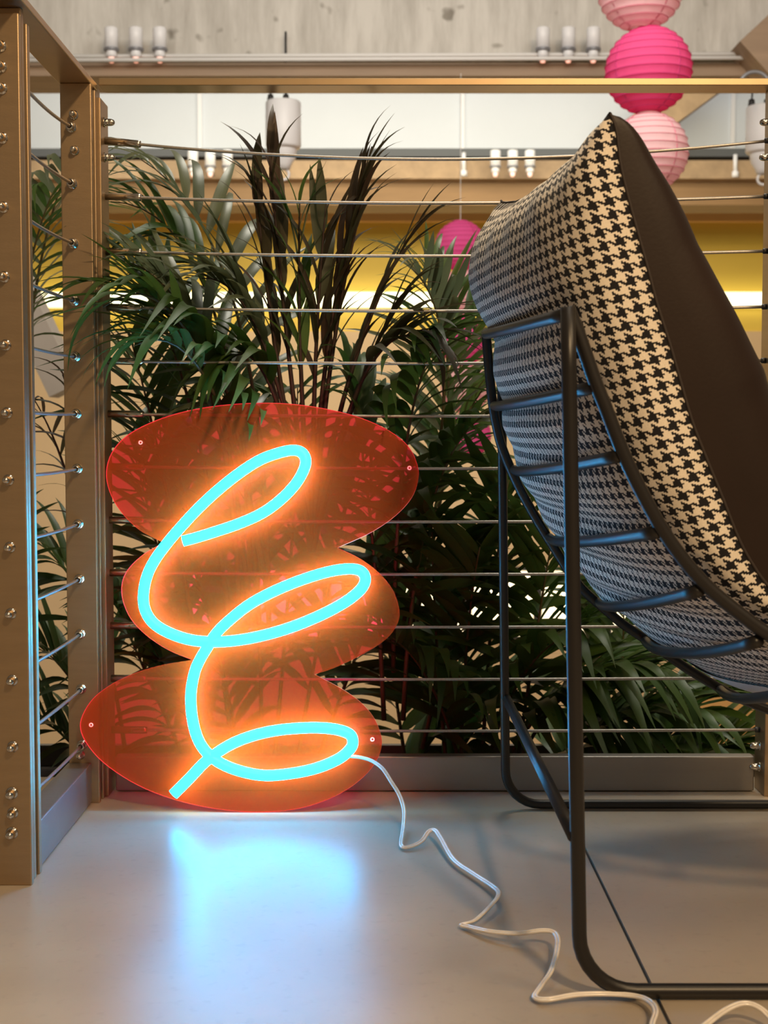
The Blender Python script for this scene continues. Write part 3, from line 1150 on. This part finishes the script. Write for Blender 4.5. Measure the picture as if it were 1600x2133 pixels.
def grid(side_, name, m):
    bm = NB()
    uvl = bm.loops.layers.uv.new('UVMap')
    V = [[bm.verts.new(surf(i, s_of(j), side_) - CU) for j in range(NSS + 1)] for i in range(NT)]
    PER = 0.0130
    # arc lengths for the weave
    U = [[0.0] * (NSS + 1) for _ in range(NT)]
    for i in range(NT):
        for j in range(1, NSS + 1):
            U[i][j] = U[i][j - 1] + (V[i][j].co - V[i][j - 1].co).length
    mid = NSS // 2
    vv = [0.0] * NT
    for i in range(1, NT):
        vv[i] = vv[i - 1] + (NS[i] - NS[i - 1]).length
    for i in range(NT - 1):
        for j in range(NSS):
            q = (V[i][j], V[i][j + 1], V[i + 1][j + 1], V[i + 1][j])
            ij = ((i, j), (i, j + 1), (i + 1, j + 1), (i + 1, j))
            if side_ < 0:
                q = tuple(reversed(q))
                ij = tuple(reversed(ij))
            f = bm.faces.new(q)
            for lp, (a, b) in zip(f.loops, ij):
                lp[uvl].uv = (U[a][b] / (PER * 1.25), vv[a] / PER)
    return obj(name, bm, m, cush, True)


grid(1, 'fabric_back', M['hound'])
grid(-1, 'leather_front', M['leather'])
# pale lining under the seat, past the last crossbar
bm = NB()
i0, i1, j0, j1 = 124, NT - 8, NSS // 2, NSS - 10
V = [[bm.verts.new(surf(i, s_of(j), 1) + norm[i] * 0.003 - CU) for j in range(j0, j1)] for i in range(i0, i1)]
for a, b in zip(V, V[1:]):
    for k in range(len(a) - 1):
        bm.faces.new((a[k], a[k + 1], b[k + 1], b[k]))
tag(obj('underside_lining', bm, M['pale'], cush, True), 'pale grey lining under the seat')
# piping all round the seam
bm = NB()
edge = [surf(i, 0, 1) for i in range(NT)]
edge += [surf(NT - 1, s_of(j), 1) for j in range(1, NSS + 1)]
edge += [surf(i, 1, 1) for i in range(NT - 2, -1, -1)]
edge += [surf(0, s_of(j), 1) for j in range(NSS - 1, -1, -1)]
tube(bm, [p - CU for p in edge], 0.0016, 6, False)
obj('piping', bm, M['piping'], cush, True)

# crossbars, bowed outward so the pad sinks between them
for ((nx, ny), (fx, fy)), ti in zip(bars_px, bar_t):
    a, b = at(nx, ny, YN), at(fx, fy, YF)
    pts = []
    for k in range(21):
        s = k / 20
        bow = 0.020 * (1 - abs(2 * s - 1) ** 2.4)
        pts.append(a.lerp(b, s) + norm[ti] * bow)
    ct('crossbar', pts, 0.0066)

# ------------------------------------------------------------------ planter and palms
pt = tag(empty('planter_trough', (0.1, 2.35, -0.55)), 'long zinc planter trough behind the rear railing', 'planter')
P0 = Vector((0.1, 2.35, -0.55))
for lo, hi in (((-0.9, 2.13, -0.55), (1.2, 2.145, -0.06)), ((-0.9, 2.56, -0.55), (1.2, 2.575, -0.06)), ((-0.9, 2.145, -0.55), (-0.885, 2.56, -0.06)), ((1.185, 2.145, -0.55), (1.2, 2.56, -0.06))):
    obj('planter_side', box(NB(), Vector(lo) - P0, Vector(hi) - P0), M['planter'], pt)
obj('planter_base', box(NB(), Vector((-0.885, 2.145, -0.55)) - P0, Vector((1.185, 2.56, -0.53)) - P0), M['planter'], pt)
so = obj('soil', box(NB(), Vector((-0.885, 2.145, -0.53)) - P0, Vector((1.185, 2.56, -0.10)) - P0), M['soil'], pt)
so['kind'] = 'stuff'


def leaflet_mesh(name, droop, twist, fold, m, n=9):
    """unit blade: x along its length, y across, drooping in -z; V-folded"""
    bm = NB()
    rows = []
    for i in range(n + 1):
        t = i / n
        wv = (0.25 + 0.75 * min(1, t / 0.16)) * (1 - max(0.0, (t - 0.45) / 0.55) ** 1.7)
        wv = max(wv, 0.02)
        z = -droop * t * t * 0.5 - droop * 0.25 * t ** 4
        x = t - 0.22 * droop * t ** 3
        a = twist * t
        ys = []
        for s in (-0.5, 0, 0.5):
            y = s * wv
            zz = abs(s) * wv * fold
            ys.append(bm.verts.new((x, y * math.cos(a) - zz * math.sin(a), 0)))
            ys[-1].co.z = z + (y * math.sin(a) + zz * math.cos(a)) * 0.06   # width is scaled apart from height
        rows.append(ys)
    for a, b in zip(rows, rows[1:]):
        for k in range(2):
            bm.faces.new((a[k], b[k], b[k + 1], a[k + 1]))
    me = bpy.data.meshes.new(name)
    bm.to_mesh(me)
    bm.free()
    for p in me.polygons:
        p.use_smooth = True
    me.materials.append(m)
    return me


KINDS = {}
for kname in ('leaf', 'leaf_dark', 'leaf_grey', 'leaf_dry'):
    KINDS[kname] = [leaflet_mesh('leaflet_' + kname, d, tw, 0.45, M[kname]) for d, tw in ((0.15, 0.2), (0.4, -0.3), (0.7, 0.3), (1.0, -0.4), (1.4, 0.5))]


def bez(p0, p1, p2, t):
    return p0 * (1 - t) ** 2 + p1 * (2 * t * (1 - t)) + p2 * t * t


def frond(parent, base, ctrl, tip, n, llen, lw, kind='leaf', ang=48, start=0.28, droop=2, stem='stem', lift=0.25, roll=0.0, jitter=1.0, rad=0.0045):
    """a pinnate frond: rachis along a curve, paired leaflets getting shorter to the tip"""
    b0 = base
    pts = [bez(base, ctrl, tip, k / 16) - b0 for k in range(17)]
    fr = obj('frond', tube(NB(), pts, rad, 6, True, [rad * (1 - 0.8 * k / 16) for k in range(17)]), M[stem], parent, True)
    fr.location = b0 - parent.location
    meshes = KINDS[kind]
    for k in range(n):
        t = start + (0.99 - start) * (k // 2 + 0.5 * (k % 2)) / max(1, n // 2)
        t = min(0.995, t)
        p = bez(base, ctrl, tip, t)
        tg = (bez(base, ctrl, tip, min(1, t + 0.01)) - bez(base, ctrl, tip, t - 0.01)).normalized()
        up = Vector((0, -0.25, 1))
        sd = tg.cross(up)
        if sd.length < 0.15:
            sd = tg.cross(Vector((0, -1, 0.2)))
        sd.normalize()
        nu = sd.cross(tg).normalized()
        if roll:
            R = Matrix.Rotation(roll, 3, tg)
            sd, nu = R @ sd, R @ nu
        sgn = 1 if k % 2 else -1
        aa = math.radians(ang * (1.1 - 0.55 * t) + random.uniform(-7, 7) * jitter)
        d = (tg * math.cos(aa) + sd * (sgn * math.sin(aa)) + nu * (lift + random.uniform(-0.12, 0.12) * jitter)).normalized()
        zax = (nu - d * nu.dot(d)).normalized()
        # blades hang: bend their "down" toward the ground
        zz = Vector((0, 0, 1)) - d * d.z
        if zz.length > 0.2:
            zax = (zax * 0.5 + zz.normalized() * 0.6).normalized()
            zax = (zax - d * zax.dot(d)).normalized()
        yax = zax.cross(d)
        env = math.sin(PI * min(1, 0.18 + 0.80 * (t - start) / (1 - start))) ** 0.6
        L = llen * (0.35 + 0.65 * env) * random.uniform(0.85, 1.12)
        W = lw * (0.55 + 0.45 * env) * random.uniform(0.85, 1.15)
        me = meshes[max(0, min(4, droop + random.choice((-1, 0, 0, 1))))]
        o = bpy.data.objects.new('leaflet', me)
        C.objects.link(o)
        o.parent = fr
        Mx = Matrix((d, yax, zax)).transposed()
        o.matrix_basis = Matrix.Translation(p - b0) @ Mx.to_4x4() @ Matrix.Diagonal((L, W, L, 1))
    return fr


def palm(name, base, label):
    return tag(empty(name, base), label, 'plant', 'areca palms behind the railing')


def fr_px(par, b, c, t, Yb, Yc, Yt, **kw):
    return frond(par, at(*b, Yb), at(*c, Yc), at(*t, Yt), **kw)


# the palm with dry upright spears in the middle
pm = palm('areca_palm', at(660, 1600, 2.3), 'areca palm with brown upright spear fronds in the middle of the railing')
for (tx, ty, kx, ky, kd, n, L) in ((560, 300, 590, 560, 'leaf_dry', 16, 0.16), (530, 345, 560, 600, 'leaf_dry', 14, 0.15), (625, 400, 615, 600, 'leaf', 14, 0.16), (775, 305, 660, 560, 'leaf_dry', 14, 0.16),
                                   (772, 360, 680, 560, 'leaf_dry', 14, 0.15), (885, 445, 720, 560, 'leaf_dry', 16, 0.15), (680, 420, 650, 600, 'leaf_dry', 12, 0.16), (850, 600, 740, 640, 'leaf_dry', 12, 0.13), (480, 520, 570, 640, 'leaf_grey', 16, 0.18)):
    fr_px(pm, (650, 1150), (kx, ky + 120), (tx, ty), 2.18, 2.16, 2.12, n=n, llen=L, lw=0.019, kind=kd, ang=15, start=0.45, droop=1, stem='stem_dark', lift=0.05, rad=0.0055)
for (tx, ty, kx, ky, kd) in ((420, 580, 560, 560, 'leaf_grey'), (900, 720, 760, 600, 'leaf_dry'), (470, 760, 560, 640, 'leaf')):
    fr_px(pm, (650, 1150), (kx, ky), (tx, ty), 2.18, 2.12, 2.06, n=20, llen=0.17, lw=0.02, kind=kd, ang=40, start=0.5, droop=2, stem='stem_dark')

# palm at the left, arching over the corner post
pl_ = palm('areca_palm', at(420, 1600, 2.3), 'areca palm at the left whose leaves arch over the corner post')
L1 = dict(n=26, llen=0.22, lw=0.020, ang=55)
fr_px(pl_, (560, 1300), (560, 480), (290, 330), 2.3, 2.3, 2.3, **{**L1, 'kind': 'leaf_grey', 'droop': 2})
fr_px(pl_, (540, 1300), (500, 420), (230, 420), 2.35, 2.32, 2.25, **{**L1, 'kind': 'leaf', 'droop': 2})
fr_px(pl_, (520, 1300), (470, 560), (240, 540), 2.2, 2.12, 2.07, **{**L1, 'kind': 'leaf_grey', 'droop': 1})
fr_px(pl_, (500, 1300), (480, 580), (220, 600), 2.2, 2.06, 1.97, **{**L1, 'kind': 'leaf_dark', 'droop': 2})
fr_px(pl_, (520, 1200), (520, 640), (300, 700), 2.2, 2.08, 2.03, **{**L1, 'kind': 'leaf', 'droop': 2})
fr_px(pl_, (480, 1300), (400, 700), (270, 560), 2.3, 2.3, 2.28, **{**L1, 'kind': 'leaf', 'droop': 1})
fr_px(pl_, (440, 1500), (330, 900), (270, 700), 2.3, 2.3, 2.28, **{**L1, 'kind': 'leaf_dark', 'droop': 1})
fr_px(pl_, (420, 1500), (330, 1100), (330, 760), 2.4, 2.4, 2.38, **{**L1, 'kind': 'leaf', 'droop': 1})

# palm seen in the side gap
pg = palm('areca_palm', at(60, 1600, 2.6), 'areca palm seen through the side railing gap beside the front post')
G = dict(n=26, llen=0.20, lw=0.018, ang=60)
fr_px(pg, (40, 900), (70, 500), (150, 330), 2.7, 2.6, 2.5, **{**G, 'kind': 'leaf_grey', 'droop': 2})
fr_px(pg, (20, 900), (40, 560), (110, 400), 2.6, 2.5, 2.4, **{**G, 'kind': 'leaf', 'droop': 3})
fr_px(pg, (260, 1560), (220, 1240), (80, 1130), 2.5, 2.45, 2.4, **{**G, 'kind': 'leaf_dark', 'droop': 1})
fr_px(pg, (260, 1700), (200, 1420), (60, 1330), 2.5, 2.45, 2.4, **{**G, 'kind': 'leaf_dark', 'droop': 1})
fr_px(pg, (260, 1750), (200, 1560), (60, 1480), 2.5, 2.45, 2.4, **{**G, 'kind': 'leaf_dark', 'droop': 1})
fr_px(pg, (200, 1250), (150, 960), (70, 830), 2.4, 2.35, 2.25, n=12, llen=0.14, lw=0.008, kind='leaf_dry', ang=40, droop=3, stem='stem_dark')
fr_px(pg, (190, 1300), (180, 900), (130, 780), 2.3, 2.25, 2.2, n=10, llen=0.12, lw=0.008, kind='leaf_dry', ang=30, droop=4, stem='stem_dark')

fr_px(pg, (-30, 1750), (10, 1400), (20, 1060), 2.45, 2.4, 2.35, n=44, llen=0.17, lw=0.020, ang=75, kind='leaf_dark', droop=1, start=0.1)
fr_px(pg, (150, 1800), (20, 1640), (10, 1480), 2.45, 2.4, 2.35, n=20, llen=0.15, lw=0.018, ang=75, kind='leaf_dark', droop=1, start=0.1)
fr_px(pl_, (560, 1250), (420, 470), (215, 640), 2.22, 1.96, 1.88, n=12, llen=0.17, lw=0.015, ang=38, kind='leaf', droop=1, start=0.6)
fr_px(pl_, (560, 1250), (460, 620), (280, 720), 2.22, 1.97, 1.90, n=12, llen=0.16, lw=0.016, ang=42, kind='leaf', droop=2, start=0.6)

# palm behind the sign
ps = palm('areca_palm', at(520, 1650, 2.45), 'areca palm standing behind the red acrylic sign')
S1 = dict(n=30, llen=0.19, lw=0.020, ang=55)
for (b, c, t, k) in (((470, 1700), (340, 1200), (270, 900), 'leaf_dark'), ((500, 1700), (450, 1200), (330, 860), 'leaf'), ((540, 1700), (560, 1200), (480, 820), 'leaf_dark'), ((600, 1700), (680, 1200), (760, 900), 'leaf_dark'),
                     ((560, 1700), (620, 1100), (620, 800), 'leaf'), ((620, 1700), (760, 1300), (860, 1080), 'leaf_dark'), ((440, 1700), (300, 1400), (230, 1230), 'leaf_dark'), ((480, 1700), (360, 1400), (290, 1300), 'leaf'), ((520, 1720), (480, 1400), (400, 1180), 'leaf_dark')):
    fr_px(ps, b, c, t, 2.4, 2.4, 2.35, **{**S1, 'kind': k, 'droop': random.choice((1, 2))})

# palm between the sign and the chair
pr_ = palm('areca_palm', at(900, 1650, 2.4), 'leafy areca palm between the sign and the chair frame')
Rk = dict(n=36, llen=0.19, lw=0.015, ang=52)
fr_px(pr_, (860, 1300), (1000, 800), (880, 540), 2.5, 2.5, 2.5, **{**Rk, 'kind': 'leaf', 'droop': 1})
fr_px(pr_, (840, 1300), (1000, 700), (860, 560), 2.4, 2.4, 2.3, **{**Rk, 'kind': 'leaf_grey', 'droop': 1})
fr_px(pr_, (860, 1400), (880, 900), (1010, 640), 2.6, 2.6, 2.6, **{**Rk, 'kind': 'leaf', 'droop': 1})
fr_px(pr_, (860, 1400), (900, 860), (1060, 760), 2.5, 2.45, 2.4, **{**Rk, 'kind': 'leaf', 'droop': 2})
fr_px(pr_, (820, 1400), (820, 820), (920, 700), 2.3, 2.2, 2.1, **{**Rk, 'kind': 'leaf_dark', 'droop': 3, 'lw': 0.022})
fr_px(pr_, (840, 1500), (860, 1000), (990, 880), 2.3, 2.25, 2.15, **{**Rk, 'kind': 'leaf_dark', 'droop': 2, 'lw': 0.022})
fr_px(pr_, (800, 1500), (780, 1000), (720, 760), 2.3, 2.25, 2.2, **{**Rk, 'kind': 'leaf_dark', 'droop': 2, 'lw': 0.022})
fr_px(pr_, (880, 1560), (960, 1200), (1080, 1000), 2.4, 2.4, 2.3, **{**Rk, 'kind': 'leaf_dark', 'droop': 2, 'lw': 0.024})

# low palm under the chair
pc = palm('areca_palm', at(1120, 1660, 2.4), 'broad leaved young palm low behind the chair legs')
Ck = dict(n=26, llen=0.23, lw=0.027, ang=50)
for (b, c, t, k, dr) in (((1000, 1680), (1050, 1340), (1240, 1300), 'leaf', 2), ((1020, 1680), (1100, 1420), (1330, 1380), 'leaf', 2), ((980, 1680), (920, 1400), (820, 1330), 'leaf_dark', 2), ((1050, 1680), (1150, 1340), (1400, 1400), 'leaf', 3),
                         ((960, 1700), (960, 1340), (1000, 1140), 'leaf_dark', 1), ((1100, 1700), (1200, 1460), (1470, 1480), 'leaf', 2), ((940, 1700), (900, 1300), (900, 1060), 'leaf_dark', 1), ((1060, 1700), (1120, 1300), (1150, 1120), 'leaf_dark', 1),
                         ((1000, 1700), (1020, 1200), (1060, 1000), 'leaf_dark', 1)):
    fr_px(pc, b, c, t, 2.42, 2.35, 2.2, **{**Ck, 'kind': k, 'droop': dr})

# far dark palm that closes the gaps low between sign and chair
pk = palm('areca_palm', at(1300, 1660, 2.5), 'dark areca palm furthest along the railing, under the cushion')
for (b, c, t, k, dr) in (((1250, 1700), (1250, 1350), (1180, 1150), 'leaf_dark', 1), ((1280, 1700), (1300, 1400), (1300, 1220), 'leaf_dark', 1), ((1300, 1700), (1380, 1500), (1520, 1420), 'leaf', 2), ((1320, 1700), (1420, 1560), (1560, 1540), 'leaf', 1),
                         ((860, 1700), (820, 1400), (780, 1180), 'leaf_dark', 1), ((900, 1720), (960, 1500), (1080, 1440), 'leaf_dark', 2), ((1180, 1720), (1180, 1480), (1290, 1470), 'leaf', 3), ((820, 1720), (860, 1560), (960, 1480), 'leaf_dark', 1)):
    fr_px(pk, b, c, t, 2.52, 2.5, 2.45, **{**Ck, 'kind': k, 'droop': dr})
